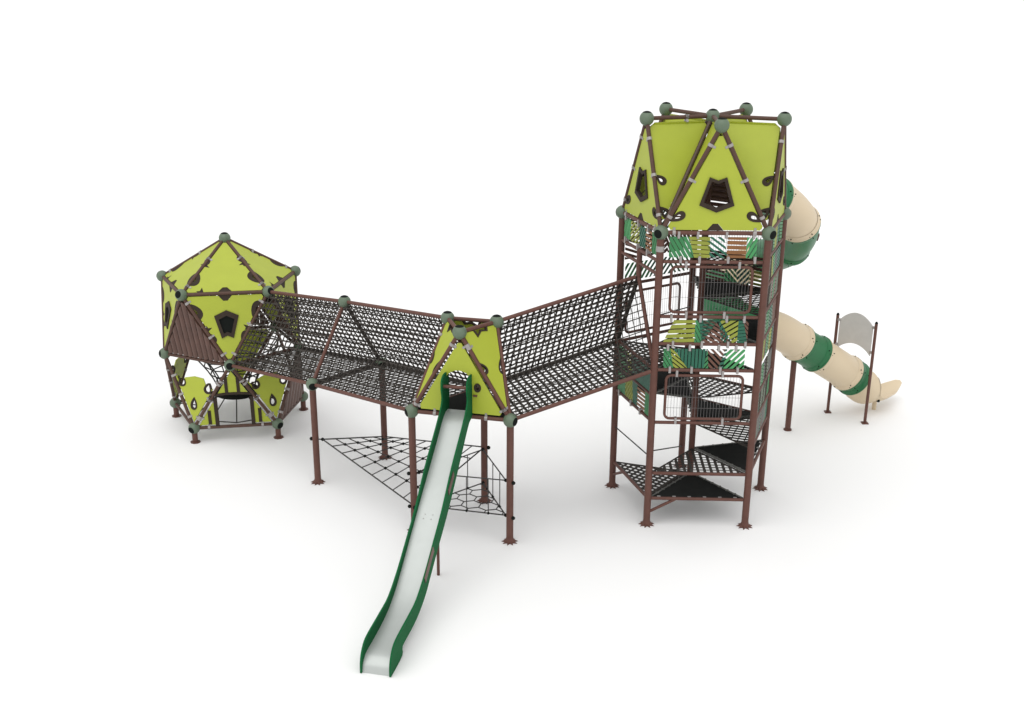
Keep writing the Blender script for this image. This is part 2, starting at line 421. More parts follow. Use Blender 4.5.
def ring(cx, cy, R, a0, n, z): return [V((cx + R * math.cos(a0 + 2 * PI * i / n), cy + R * math.sin(a0 + 2 * PI * i / n), z)) for i in range(n)]

# ================================================================== TOWER
TX, TY, TROT, E = 3.7359, 21.2238, -0.0457, 1.8
R5 = E / (2 * math.sin(PI / 5)); AP = R5 * math.cos(PI / 5); Z1, Z2 = 5.4533, 7.2212
a0 = math.radians(234) + TROT
tower = thing('climbing_tower', 'tall five-sided climbing tower with lime gabled crown, striped panels and black platforms', 'climbing tower', (TX, TY, 0))
PG = ring(TX, TY, R5, a0, 5, 0)                     # FL FR R B L
PB = [p + V((0, 0, Z1)) for p in PG]
TT = ring(TX, TY, AP * .983, a0 + PI / 5, 5, Z2)           # gable tops F R BR BL L
HUB = V((TX, TY, Z2)); CEN = V((TX, TY, 0))
posts = []
for i in range(5):
    posts.append(post(PG[i], Z1, tower)); ball(PB[i], tower, PB[i] - V((TX, TY, Z1)) + V((0, 0, -0.15)))
mb = MB(); q = PG[0] + V((0, 0, 5.13)); mb.tube(q, q + V((0, 0, 0.095)), R_POST * 1.12, 20); mb.build('post_collar', M['clamp'], posts[0], True)
mb = MB(); mb.tube(CEN, HUB, 0.06, 18); o = mb.build('centre_pole', M['brown'], tower, True); star_foot(CEN, o, 0.06)
for p in TT: ball(p, tower)
ball(HUB, tower)
for i in range(5):
    j = (i + 1) % 5
    tube(PB[i], PB[j], tower); tube(PB[i], TT[i], tower, m='frame'); tube(PB[j], TT[i], tower, m='frame'); tube(HUB, TT[i], tower, m='frame'); tube(HUB, PB[i], tower, m='shaded_tube')
# gables and roof boards
for i in range(5):
    j = (i + 1) % 5
    cl = [(0, 0.12), (0, 0.87), (1, 0.15), (1, 0.5), (1, 0.82), (2, 0.18), (2, 0.5), (2, 0.85)] if i in (0, 4) else []
    if i == 1: cl = [(1, 0.5), (2, .2)]
    if i == 2: slat_panel(PB[i], PB[j], TT[i], tower, 16, level=True)
    else: tri_panel(PB[i], PB[j], TT[i], tower, window=1.0, name='gable_panel', leaves=[(1, 0.13, 0.27, 0.15, 1.0), (2, 0.87, 0.27, 0.15, -1.0)], clamps=cl, cham=0.07)
    # valley boards: (gable top i, hub, post i) and (hub, gable top i, post j)
    tg_ = (PB[i] + PB[j]) / 2 + V((0, 0, .6))
    def roff(A_, B_, C0):
        n_ = Frame(A_, V(B_) - V(A_), V(C0) - V(A_)).n; return .05 if n_.dot(tg_ - V(A_)) > 0 else -.05
    tri_panel(TT[i], HUB, PB[i], tower, off=roff(TT[i], HUB, PB[i]), notch=False, name='roof_panel', leaves=[(2, 0.22, 0.25, 0.17, -0.9), (2, 0.50, 0.22, 0.15, -0.8)], margin=[0.06, 0.03, 0.06], cham=0.09, clamps=[(0, 0.6)] if i == 4 else [])
    tri_panel(HUB, TT[i], PB[j], tower, off=roff(HUB, TT[i], PB[j]), notch=False, name='roof_panel', leaves=[(1, 0.78, 0.25, 0.17, 0.9), (1, 0.50, 0.22, 0.15, 0.8)], margin=[0.06, 0.06, 0.03], cham=0.09, clamps=[(0, 0.4)] if i == 4 else [])
# platforms winding up round the centre pole: face f spans post f-1 -> f with f0 = L-FL
order = [(4, 0), (0, 1), (1, 2), (2, 3), (3, 4)]
LEV = [0.54, 1.04, 1.54, 2.04, 2.53, 3.02, 3.5, 4.0, 4.5]
for k, z in enumerate(LEV):
    i, j = order[k % 5]; H = V((0, 0, z)); belt_tri(CEN + H, PG[i] + H, PG[j] + H, tower, diag=(k % 5 == 0), w=0.052 if k % 5 else 0.05)
    tube(PG[i] + H, PG[j] + H, tower, 0.03, (R_POST, R_POST), 'rail')
    if k == 8: break
    i, j = order[(k + 1) % 5]; solid_tri(CEN + H, PG[i] + H, PG[j] + H, tower)
    tube(PG[i] + H, PG[j] + H, tower, 0.03, (R_POST, R_POST), 'rail')
def face(f):
    i, j = order[f]; return Frame(PG[i], PG[j] - PG[i], V((0, 0, 1)))
def rail(f, z):
    i, j = order[f]; H = V((0, 0, z)); tube(PG[i] + H, PG[j] + H, tower, 0.03, (R_POST, R_POST), 'rail')
FR1 = [(0, 0, .29, .22, 's_green', -58, .07, .06), (.29, .22, .47, .46, 's_lime', -3, .075, .062), (.47, .42, .67, .62, 's_teal', -36, .078, .036), (.66, .66, .88, .88, 's_orange', -1, .082, .062), (.88, .88, 1, 1, 's_light', 62, .07, .046)]
FR2 = [(0, .12, .37, .37, 's_lime', 3, .085, .062), (.37, .37, .46, .41, 's_green', -62, .06, .05), (.46, .41, .46, .64, 's_teal', 8, .06, .05), (.46, .46, .82, .60, 's_brown', -30, .07, .046), (.70, .64, .82, .66, 's_teal', 60, .06, .04), (.82, .66, .88, .88, 's_lime', 33, .08, .052), (.88, .88, 1, .94, 's_teal', 8, .06, .05), (1, .94, 1, 1, 's_brown', -50, .05, .035)]
FR3 = [(0, 0, .13, .08, 's_green', -58, .055, .044), (.13, .08, .30, .12, 's_lime', -38, .06, .04), (.30, .12, .50, .54, 's_teal', 90, .062, .047), (.50, .54, .56, .54, 's_green', 50, .06, .04), (.56, .54, .68, .76, 's_brown', -46, .075, .04), (.68, .76, .74, .78, 's_teal', 20, .07, .04), (.74, .78, 1, 1, 's_light', 47, .08, .046)]
f1 = face(1); A, B = 0.15, 1.62
S1 = striped(f1, A, B, 5.03, 5.385, FR1, tower); S2 = striped(f1, A - .02, B - .04, 3.53, 3.93, FR2, tower); S3 = striped(f1, A, B - .06, 3.06, 3.41, FR3, tower)
mx = MB(); fr = f1
for (zs, us, o) in (((5.42, 5.0), (.3, .62, 1.1, 1.55), S1), ((3.96, 3.50), (.25, .75, 1.2, 1.5), S2), ((3.44, 3.03), (.22, .6, 1.1, 1.4), S3)):
    for z in zs:
        for u in us:
            mb = MB(); mb.box(f1.p(u + (0.05 if z == zs[1] else 0), z, -0.005), f1.x * 0.02, f1.y * 0.06, f1.n * 0.042); mb.build('clamp', M['clamp'], o)
MP1 = mesh_panel(f1, .21, 1.58, 4.07, 4.87, tower); MP2 = mesh_panel(f1, .22, 1.56, 2.11, 2.92, tower)
for (o, z, us) in ((MP1, 4.91, (.45, 1.35)), (MP1, 4.03, (.5, 1.15)), (MP2, 2.96, (.4, 1.2)), (MP2, 2.07, (.42, 1.25))):
    for u in us:
        mb = MB(); mb.box(f1.p(u, z, -0.005), f1.x * 0.02, f1.y * 0.06, f1.n * 0.042); mb.build('clamp', M['clamp'], o)
for z in (4.955, 3.99, 2.03): rail(1, z)
f0 = face(0)
Sa = striped(f0, .14, 1.66, 5.03, 5.39, [(0, 0, .2, .2, 's_light', -65, .07, .045), (.2, .2, .46, .5, 's_lime', 35, .075, .04), (.5, .46, .68, .66, 's_teal', 60, .07, .045), (.68, .66, .86, .86, 's_orange', 0, .075, .04), (.86, .86, 1, 1, 's_green', -60, .07, .04)], tower)
Sb = striped(f0, .12, 1.68, 2.56, 2.97, [(0, 0, .28, .22, 's_green', -60, .06, .05), (.28, .24, .46, .4, 's_lime', 55, .08, .04), (.46, .4, .8, .76, 's_teal', 90, .06, .05), (.8, .76, 1, 1, 's_teal', -45, .055, .045)], tower)
Sc = striped(f0, .12, 1.68, 2.09, 2.5, [(0, 0, .24, .24, 's_green', -55, .06, .05), (.24, .24, .5, .46, 's_lime', -40, .07, .04), (.5, .46, .62, .62, 's_teal', 85, .06, .045), (.62, .62, .86, .86, 's_orange', 2, .075, .04), (.86, .86, 1, 1, 's_green', -80, .06, .04)], tower)
for (o, z) in ((Sa, 5.0), (Sc, 2.06), (Sa, 5.42)):
    for u in (.25, .85, 1.3):
        mb = MB(); mb.box(f0.p(u, z), f0.x * 0.02, f0.y * 0.06, f0.n * 0.042); mb.build('clamp', M['clamp'], o)
rail(0, 4.95); rail(0, 2.05); rail(0, 4.72)
mb = MB(); q = (PG[0] + PG[4]) / 2; mb.tube(q + V((0, 0, 4.484)), q + V((0, 0, 4.95)), .05, 14); mb.build('strut', M['brown'], tower, True)
f2 = face(2)
for n_, (za, zb) in enumerate(((5.03, 5.4), (4.54, 4.92), (4.05, 4.43), (3.54, 3.93), (3.06, 3.44), (2.57, 2.96), (2.08, 2.46), (1.58, 1.98))):
    striped(f2, .13, 1.67, za, zb, [q_[:6] + (.06, .047) for q_ in rand_patches(20 + n_, (0, 6, -10, 22, -24, 14), ['s_sage', 'hem', 's_sage', 's_teal', 's_brown', 's_green', 's_sage', 'rim', 's_lime'])], tower); 
for z in (5.0, 4.48, 2.52, 2.03): rail(2, z)
f3 = face(3); mesh_panel(f3, .2, 1.6, 4.56, 5.36, tower); striped(f3, .15, 1.65, 3.95, 4.33, [(0, 0, .3, .3, 's_lime', 3, .075, .045), (.3, .3, .42, .5, 's_teal', -50, .07, .04), (.42, .5, .66, .62, 's_green', 40, .075, .04), (.66, .62, 1, 1, 's_brown', 4, .075, .04)], tower); rail(3, 4.36)
f4 = face(4); striped(f4, .12, 1.68, 5.03, 5.39, rand_patches(5), tower); striped(f4, .1, 1.7, 4.56, 4.96, [(0, 0, .35, .4, 's_brown', 60, .08, .056), (.35, .4, .7, .65, 's_brown', -35, .085, .056), (.7, .65, 1, 1, 's_brown', 20, .085, .05)], tower); striped(f4, .12, 1.68, 4.15, 4.48, [(0, 0, .3, .26, 's_green', 55, .09, .035), (.3, .26, .6, .66, 's_teal', -50, .09, .035), (.6, .66, 1, 1, 's_green', -55, .09, .04)], tower)
mesh_panel(f4, .3, 1.62, 3.13, 3.92, tower); rail(4, 4.08); rail(4, 3.0); rail(4, 4.95)
# guard cables and knee braces
def cable(a, b, parent, r=0.012, name='guard_cable', m='rope'):
    mb = MB(); mb.tube(a, b, r, 6); return mb.build(name, M[m], parent)
cable(PG[4] + V((0, 0, 1.28)), PG[0] + V((0, 0, 1.36)), tower); cable(PG[0] + V((0, 0, 1.47)), PG[3] + V((0, 0, 0.45)), tower)
cable(PG[0] + V((0, 0, 4.0)), PG[3] + V((0, 0, 3.4)), tower)
for i, (j, t) in ((0, (1, .28)), (4, (0, .3))):
    a = PG[i] + V((0, 0, 0.25)); b = (PG[i] + V((0, 0, 0.53))).lerp(PG[j] + V((0, 0, 0.53)), t); mb = MB(); mb.tube(a, b, 0.028, 10); mb.build('knee_brace', M['brown'], tower, True)

# ================================================================== DOME
DX, DY, DROT, LA, LZ0, H1, H2, H3 = -5.8016, 25.4092, 0.1528, 1.7706, 0.3267, 1.4729, 1.4768, 0.8941
dome = thing('climbing_dome', 'faceted lime and brown climbing dome on short feet at the end of the net tunnel', 'climbing dome', (DX, DY, 0))
RD = LA / (2 * math.sin(PI / 5)); r1 = math.radians(234) + DROT; ZM = LZ0 + H1; ZU = ZM + H2
DB = ring(DX, DY, RD, r1, 5, LZ0); DM = ring(DX, DY, RD, r1 + PI / 5, 5, ZM); DU = ring(DX, DY, RD, r1, 5, ZU); DA = V((DX, DY, ZU + H3))
CD = V((DX, DY, 0))
def outw(p): d = p - CD; return V((d.x, d.y, 0)).normalized()
for p in DB: ball(p, dome, outw(p) + V((0, 0, -.2)))
for p in DM: ball(p, dome, outw(p) + V((0, 0, .1)))
for p in DU: ball(p, dome, outw(p) + V((0, 0, .35)))
ball(DA, dome)
for p in DB:
    b = V((p.x, p.y, 0)); mb = MB(); mb.tube(b, p, 0.06, 16); o = mb.build('foot_post', M['brown'], dome, True)
    mb = MB(); mb.tube(b, b + V((0, 0, 0.02)), 0.11, 8); mb.build('foot_plate', M['brown'], o)
for i in range(5):
    j = (i + 1) % 5
    tube(DA, DU[i], dome, m='frame'); tube(DU[i], DU[j], dome, m='frame'); tube(DU[i], DM[i], dome, m='frame'); tube(DU[j], DM[i], dome, m='frame'); tube(DM[i], DM[j], dome, m='frame')
    tube(DM[i], DB[i], dome, m='frame'); tube(DM[i], DB[j], dome, m='frame'); tube(DB[i], DB[j], dome, m='frame')
for i in range(5):
    j = (i + 1) % 5; vis = i in (0, 4, 1)
    tri_panel(DU[i], DU[j], DA, dome, name='roof_panel', lobes=[(1, 0.27, 0.36, 0.145), (2, 0.73, 0.36, 0.145), (1, .60, .22, .075), (2, .42, .2, .07)], thorns=[(1, 0.52, 0.10), (2, 0.48, 0.10), (0, .22, .12)], clamps=[(1, .14), (1, .62), (2, .38), (2, .86)] if vis else [], margin=0.045, cham=0.06)
# upper band
for i in range(5):
    j = (i + 1) % 5
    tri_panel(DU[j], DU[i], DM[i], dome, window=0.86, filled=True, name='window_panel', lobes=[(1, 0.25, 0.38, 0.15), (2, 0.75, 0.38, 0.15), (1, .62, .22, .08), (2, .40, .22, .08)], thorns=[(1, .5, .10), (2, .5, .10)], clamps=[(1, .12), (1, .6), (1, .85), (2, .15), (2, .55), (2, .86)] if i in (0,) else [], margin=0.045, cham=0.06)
slat_panel(DM[4], DM[0], DU[0], dome, 11, depth=.05); slat_panel(DM[3], DM[4], DU[4], dome, 7)
slat_panel(DM[1], DM[2], DU[2], dome, 7); slat_panel(DM[2], DM[3], DU[3], dome, 7)
# lower band: boards hanging down to a foot ball, with a stepped top edge
def fox_board(A, B, C_):
    """A, B upper corners, C the lower corner"""
    fr = Frame(C_, V(B) - V(A), V(A) - V(C_)); fr = Frame(C_, V(B) - V(A), (V(A) + V(B)) / 2 - V(C_)); P = inset([fr.q(A), fr.q(C_), fr.q(B)], 0.07)
    h = fr.q(A)[1]; top = [(-.9, .98), (-.62, .83), (-.47, .70), (-.36, .66), (-.30, .755), (-.05, .80), (.20, .79), (.27, .70), (.38, .62), (.55, .70), (.9, .66)]
    top = [(x, y * h * .94) for x, y in top]; keep = [(-.9, -.1), (.9, -.1)] + top[::-1]
    out = [p for p in keep]
    C2 = P if area2(P) > 0 else P[::-1]
    # cut the triangle by removing everything above the stepped line
    big = top + [(.9, 3), (-.9, 3)]
    dl = leaf(-0.02, .36 * h, .26, .17, -PI / 2); hooks = [leaf(-.37, .66 * h, .24, .2, -PI / 2 + .2), leaf(.34, .62 * h, .24, .2, -PI / 2 - .2)]
    mb = MB(); plate(mb, fr, C2, [big, scale2(dl, 1, -.0)] + hooks, 0.022); o = mb.build('climbing_board', M['yellow'], dome)
    for kp, ct in [(scale2(dl, 1, .012), [scale2(dl, 1, -.03)])] + [(scale2(hk, 1, .01), [scale2(hk, 1, -.03), [(-3, .69 * h), (3, .69 * h), (3, 3), (-3, 3)]]) for hk in hooks]:
        rm = MB(); plate(rm, fr, kp, ct, .04)
        if rm.v: rm.build('rim_or_shade_fill', M['rim'], o)
    for a, b, ts in ((V(A), V(C_), (.3, .55, .85)), (V(B), V(C_), (.3, .55, .85))):
        for t in ts: clampo(a, b, t, (V(A) + V(B) + V(C_)) / 3, o)
for i in (0, 1, 4): fox_board(DM[i - 1], DM[i], DB[i])
for i in (3,): tri_panel(DM[i], DM[i - 1], DB[i], dome, name='panel')
slat_panel(DB[1], DB[2], DM[1], dome, 7)
# arch boards in the upright lower triangles: two corner pieces and a top piece, with dark battens
def arch_board(A, B, C_):
    fr = Frame(A, V(B) - V(A), V(C_) - V(A)); w = (V(B) - V(A)).length; P = inset([fr.q(A), fr.q(B), fr.q(C_)], 0.07); h = fr.q(C_)[1]
    cut = [(.27 * w, -.2), (.73 * w, -.2), (.73 * w, .50 * h)] + [(w * (.5 + .23 * math.cos(t)), h * (.50 + .06 * math.sin(t))) for t in [PI * k / 8 for k in range(1, 8)]] + [(.27 * w, .50 * h)]
    mb = MB(); plate(mb, fr, P, [cut], .022); o = mb.build('arch_board', M['yellow'], dome)
    for x, y, l, ww in ((.285, .25, .24, .04), (.715, .25, .24, .04), (.2, .17, .115, .035), (.8, .17, .115, .035), (.43, .69, .14, .034), (.57, .69, .14, .034)):
        rm = MB(); rm.box(fr.p(x * w, y * h), fr.x * ww, fr.y * h * l, fr.n * .024); rm.build('batten', M['rim'], o)
    arc = [fr.p(w * (.5 + .27 * math.cos(t)), h * (.50 + .05 * math.sin(t))) for t in [PI * k / 10 for k in range(11)]]
    rm = MB(); rm.path(arc, .035, 8); rm.build('arch_rim', M['rim'], o)
    for t in (.18, .45, .75): clampo(A, C_, t, (V(A) + V(B) + V(C_)) / 3, o); clampo(B, C_, t, (V(A) + V(B) + V(C_)) / 3, o)
    for t in (.18, .82): clampo(A, B, t, C_, o)
arch_board(DB[0], DB[1], DM[0]); 
# rope web hung inside
web = thing('rope_web', 'dark rope web with a round seat hung inside the dome', 'rope web', (DX, DY, 0.9))
mb = MB()
def wp(k, f, up=0.0):
    a = r1 + PI * k / 5; r_ = .40 + 62e-2 * f ** 1.5; return V((DX + r_ * math.cos(a), DY + r_ * math.sin(a), 0.74 + 1.05 * f + up))
for k in range(10):
    mb.path([wp(k, q / 6) for q in range(7)], .016, 6)
    if k % 2: mb.tube(wp(k, 1), DM[k // 2].lerp(wp(k, 1), .1), .013, 6)
for f in (.2, .4, .6, .8, 1.0):
    mb.path([wp(k, f) for k in range(10)], .015, 6, True)
mb.build('web_rope', M['rope'], web)
mb = MB(); mb.path([V((DX + .95 * math.cos(r1 + PI * k / 5), DY + .95 * math.sin(r1 + PI * k / 5), .30)) for k in range(10)], .014, 6, True)
for k in range(10):
    a = r1 + PI * k / 5; mb.tube((DX + .95 * math.cos(a), DY + .95 * math.sin(a), .30), (DX + .42 * math.cos(a), DY + .42 * math.sin(a), .68), .014, 6)
    if k % 2 == 0: mb.tube((DX + .95 * math.cos(a), DY + .95 * math.sin(a), .30), DB[k // 2], .014, 6)
mb.build('stay_rope', M['rope'], web)
mb = MB(); mb.tube((DX, DY, .66), (DX, DY, .74), .50, 24); mb.build('seat', M['rubber'], web, True, bevel=.02)

# ================================================================== SLIDE HUT
HX, HY, HROT, HA, HZ, HZT = -0.4839, 20.0454, -0.2592, 1.7897, 2.3374, 3.85
hut = thing('slide_hut', 'small lime hut on three posts at the top of the steel slide', 'play hut', (HX, HY, 0))
R3 = HA / math.sqrt(3); r2 = math.radians(210) + HROT
HP = ring(HX, HY, R3, r2, 3, HZ); HT = ring(HX, HY, R3 / 2, r2 + PI / 3, 3, HZT)   # posts FL FR B ; tops F R L
for p in HP: post(p, HZ, hut); ball(p, hut, V((p.x - HX, p.y - HY, 0)).normalized() + V((.35, 0, -.1)))
for p in HT: ball(p, hut)
for i in range(3):
    j = (i + 1) % 3; tube(HP[i], HP[j], hut); tube(HP[i], HT[i], hut); tube(HP[j], HT[i], hut); tube(HT[i], HT[j], hut)
# front board with an arched door
fr = Frame(HP[0], HP[1] - HP[0], HT[0] - HP[0]); P = chamfer(inset([fr.q(HP[0]), fr.q(HP[1]), fr.q(HT[0])], .07), .06)
dc = .87; door = [(dc - .245, -.2), (dc + .245, -.2), (dc + .245, .60)] + [(dc + .245 * math.cos(t), .60 + .23 * math.sin(t)) for t in [PI * k / 10 for k in range(1, 10)]] + [(dc - .245, .60)]
hole = [(1.21 + .052 * math.cos(2 * PI * k / 16), .545 + .07 * math.sin(2 * PI * k / 16)) for k in range(16)]
mb = MB(); plate(mb, fr, P, [door, hole], .022); fb = mb.build('front_board', M['yellow'], hut)
mb = MB(); plate(mb, fr, scale2(hole, 1, .012), [scale2(hole, 1, -.022)], .05); mb.build('rim_or_shade_fill', M['rim'], fb); mb = MB(); mb.box(fr.p(1.17, .40, .02), fr.x * .035, fr.y * .014, fr.n * .02); mb.build('handle', M['brown'], fb)
T3 = [HP[0], HP[1], HT[0]]; cen = (HP[0] + HP[1] + HT[0]) / 3
for e, t in ((0, .24), (0, .76), (1, .12), (1, .85), (2, .15), (2, .9)): clampo(T3[e], T3[(e + 1) % 3], t, cen, fb)
def wavy_board(A, B, C_, name='side_board', flip=False):
    """A,B top corners, C low corner; waves cut in both long edges"""
    fr = Frame(A, V(B) - V(A), V(C_) - V(A)); P = chamfer(inset([fr.q(A), fr.q(B), fr.q(C_)], .045), .05); w = (V(B) - V(A)).length; h = fr.q(C_)[1]
    cuts = [[(w * .22, -.2), (w * .78, -.2), (w * .66, .10), (w * .52, .07), (w * .40, .16)], leaf(w * .2, h * .40, .34, .17, .75), leaf(w * .74, h * .44, .30, .14, 1.9)]
    mb = MB(); plate(mb, fr, P, cuts, .022); o = mb.build(name, M['yellow'], hut)
    tri = [fr.q(A), fr.q(B), fr.q(C_)]
    for c, g_ in ((cuts[1], 1), (cuts[2], 1), (cuts[0], 0)):
        k = clip_convex(scale2(c, 1, .008), tri) if g_ else clip_convex(scale2(c, 1, .02), inset(tri, .02))
        if k:
            rm = MB(); plate(rm, fr, k, [scale2(c, 1, -.03) if g_ else scale2(c, .86)], .04)
            if rm.v: rm.build('rim_or_shade_fill', M['rim'], o)
    for e, t in ((2, .12), (2, .82)): clampo([V(A), V(B), V(C_)][e], V(A), t, (V(A) + V(B) + V(C_)) / 3, o)
wavy_board(HT[0], HT[1], HP[1]); wavy_board(HT[2], HT[0], HP[0]); wavy_board(HT[1], HT[2], HP[2])
# floor of the hut
mb = MB(); fl = [p + V((0, 0, .02)) for p in HP]; cc = (fl[0] + fl[1] + fl[2]) / 3; mb.prism([p.lerp(cc, .09) for p in fl], V((0, 0, 1)), .04); mb.build('floor_board', M['rubber'], hut)

# ================================================================== TUNNELS
def tunnel(name, label, sections, starts, ends, posts_at, nlong, end_frame=False):
    """sections = list of (front, back, top); belts on floor, front and back"""
    c = sections[len(sections) // 2][0]
    t = thing(name, label, 'net tunnel', (c.x, c.y, 0), 'net tunnels joined to the slide hut')
    for k in range(len(sections) - 1):
        s, e = sections[k], sections[k + 1]
        for q in range(3): tube(s[q], e[q], t, R_TUBE + (.004 if q == 1 else 0), m='net' if q == 1 else 'brown', trim=(R_BALL * .9 if k or starts else R_POST, R_BALL * .9 if (k < len(sections) - 2) or ends else R_POST))
        n = nlong[k]
        belt_quad(s[0], e[0], s[1], e[1], n, 13, .036, .044, 'floor_net', t)
        belt_quad(s[1], e[1], s[2], e[2], n, 14, .036, .032, 'back_net', t, blob=.030)
        belt_quad(s[0], e[0], s[2], e[2], n, 14, *((.032, .026) if (k == 0 and len(sections) > 2) else (.017, .014)), 'front_net', t)
    return t
S0 = (DM[0], DM[1], DU[1]); BF = V((-3.5466, 21.9258, 2.0799)); BB = V((-2.3194, 23.2045, 2.0799)); BT = V((-2.933, 22.565, 3.5517))
S2 = (HP[0], HP[2], HT[2])
t1 = tunnel('net_tunnel', 'black belt net tunnel sloping from the faceted dome to the slide hut', [S0, (BF, BB, BT), S2], True, True, None, [19, 22])
for p in (BF, BB): post(p, p.z, t1); ball(p, t1, V((.2, -1, -.2)))
ball(BT, t1); tube(BF, BT, t1); tube(BB, BT, t1, R_TUBE + .004, m='net'); tube(BF, BB, t1, R_TUBE + .004, m='net')
U0 = (HP[1], HP[2], HT[1]); U1 = (PG[0] + V((0, 0, 3.0075)), PG[4] + V((0, 0, 3.0075)), V((2.541, 20.895, 4.484)))
t2 = tunnel('net_tunnel', 'black belt net tunnel rising from the slide hut to the tall tower', [U0, U1], True, False, None, [23])
tube(U1[0], U1[2], t2, R_TUBE, (R_POST, 0)); tube(U1[1], U1[2], t2, R_TUBE + .004, (R_POST, 0), m='net')

# ================================================================== STEEL SLIDE
so = V((-.64, 19.546, 0)); sd = V((-.24, -.971, 0)).normalized(); sq = V((-sd.y, sd.x, 0))
slide = thing('steel_slide', 'long straight steel slide with dark green side boards', 'slide', so + sd * 4.2)
def sp(side, s, z): return so + sq * side + sd * s + V((0, 0, z))
bed = [(-.04, 2.43), (.03, 2.43), (.12, 2.42), (.3, 2.34), (.6, 2.13), (1.0, 1.86), (1.5, 1.54), (2.0, 1.20), (2.4, .93), (2.75, .69), (3.05, .51), (3.35, .38), (3.7, .30), (4.1, .255), (4.4, .235), (4.52, .19), (4.6, .11), (4.63, .0)]
def spline(p, n=5):
    out = []
    for i in range(len(p) - 1):
        p0, p1, p2, p3 = [V((*p[max(0, min(len(p) - 1, k))], 0)) for k in (i - 1, i, i + 1, i + 2)]
        for k in range(n):
            t = k / n; q = .5 * ((2 * p1) + (p2 - p0) * t + (2 * p0 - 5 * p1 + 4 * p2 - p3) * t * t + (3 * p1 - p0 - 3 * p2 + p3) * t ** 3); out.append((q.x, q.y))
    return out + [p[-1]]
bb = spline(bed, 4); vs = []; fs = []
for s, z in bb: vs += [sp(-.212, s, z), sp(.212, s, z), sp(.212, s, z - .012), sp(-.212, s, z - .012)]
for i in range(len(bb) - 1):
    a = 4 * i; fs += [(a, a + 1, a + 5, a + 4), (a + 2, a + 3, a + 7, a + 6), (a, a + 4, a + 7, a + 3), (a + 1, a + 2, a + 6, a + 5)]
fs += [(0, 3, 2, 1), (4 * len(bb) - 4, 4 * len(bb) - 3, 4 * len(bb) - 2, 4 * len(bb) - 1)]
mb = MB(); mb.add(vs, fs); sb = mb.build('slide_bed', M['steel'], slide, True)
mb = MB()
for (s, dx) in ((1.86, -.07), (1.86, .06), (1.93, -.08), (1.93, .05), (.0, 0)):
    if s: mb = MB(); i = sp(dx, s, 1.298 - (s - 1.86) * .66); mb.tube(i, i + V((0, 0, .006)), .009, 8); mb.build('rivet', M['grey'], sb)
upper = spline([(-.10, 3.10), (.02, 3.12), (.18, 3.12), (.29, 3.05), (.31, 2.9), (.27, 2.74), (.34, 2.6), (.55, 2.42), (.85, 2.21), (1.3, 1.9), (1.9, 1.40), (2.42, 1.06), (2.88, .77), (3.33, .56), (3.7, .51), (4.05, .485), (4.35, .455), (4.5, .40), (4.61, .28), (4.655, .15), (4.66, .005)], 3)
lower = spline([(4.64, .005), (4.12, .045), (4.08, .19), (3.65, .22), (3.3, .27), (2.92, .40), (2.6, .60), (2.2, .86), (1.62, 1.22), (1.0, 1.68), (.6, 2.0), (.2, 2.30), (-.12, 2.40), (-.13, 3.05)], 3)
for s in (-.225, .225):
    fr = Frame(sp(s, 0, 0), sd, V((0, 0, 1))); mb = MB(); plate(mb, fr, upper + lower, [], .026); ob = mb.build('side_board', M['sgreen'], slide, bevel=.004)
    if s > 0:
        for bs, bz, bl in ((2.70, .84, .24), (1.40, 1.68, .16)):
            m2 = MB(); m2.box(sp(.246, bs, bz), (V(sd) * bl - V((0, 0, bl * .65))), (V((0, 0, .05)) + sd * .02), sq * .006); m2.build('bracket', M['slatwood'], ob)
mb = MB(); mb.tube(sp(-.22, .2, 2.93), sp(.22, .2, 2.93), .03, 12); mb.build('grab_bar', M['brown'], slide, True)
mb = MB(); f_ = V((-.974, 18.085, 0)); mb.tube(f_, V((f_.x, f_.y, 1.36)), .026, 10); mb.build('support_post', M['brown'], slide, True)

# ================================================================== NETS BELOW THE TUNNEL
def on(p, z): return V((p.x, p.y, z))
rn = thing('square_rope_net', 'slack square-mesh rope net stretched low between four tunnel posts', 'rope net', (-1.9, 21.6, 0))
c = [on(BF, .94), on(BB, .48), on(HP[2], 1.13), on(HP[0], .50)]
c2 = [c[0] + (c[2] - c[0]).normalized() * .15, c[1], c[2], c[3]]
mb = MB(); kn = MB()
mb.tube(c[0], c2[0], .014, 6)
def P4(u, v):  # u along front edge, v to the back
    return c2[0].lerp(c[3], u).lerp(c[1].lerp(c[2], u), v)
pts = [c2[0], c[1], c[2], c[3]]
for i in range(4): mb.tube(pts[i], pts[(i + 1) % 4], .014, 6)
# grid square to the front edge, clipped by the outline
fr = Frame(c2[0], c[3] - c2[0], c[1] - c2[0]); Q = [fr.q(p) for p in pts]
def hz(u, v):
    # plane through three corners blended with the fourth: bilinear solve by sampling
    best = None
    for a in range(0, 21):
        for b in range(0, 21):
            w = P4(a / 20, b / 20); q = fr.q(w); d = (q[0] - u) ** 2 + (q[1] - v) ** 2
            if best is None or d < best[0]: best = (d, w)
    return best[1]
NU, NV = 9, 5
for i in range(1, NU):
    mb.path([P4(i / NU, k / 6) for k in range(7)], .011, 6)
for j in range(1, NV):
    mb.path([P4(k / 8, j / NV) for k in range(9)], .011, 6)
for i in range(1, NU):
    for j in range(1, NV): kn.sphere(P4(i / NU, j / NV), .03, 8, 6)
kn.sphere(c2[0], .035, 8, 6); mb.add(kn.v, kn.f, 1); mb.build('net_rope', [M['rope'], M['cap']], rn)
mb = MB()
for p in c:
    d = (p - V((-1.9, 21.6, p.z))); d.z = 0; mb = MB(); mb.sphere(p + d.normalized() * (R_POST + .02), .038, 10, 6); mb.build('rope_end', M['cap'], rn, True)

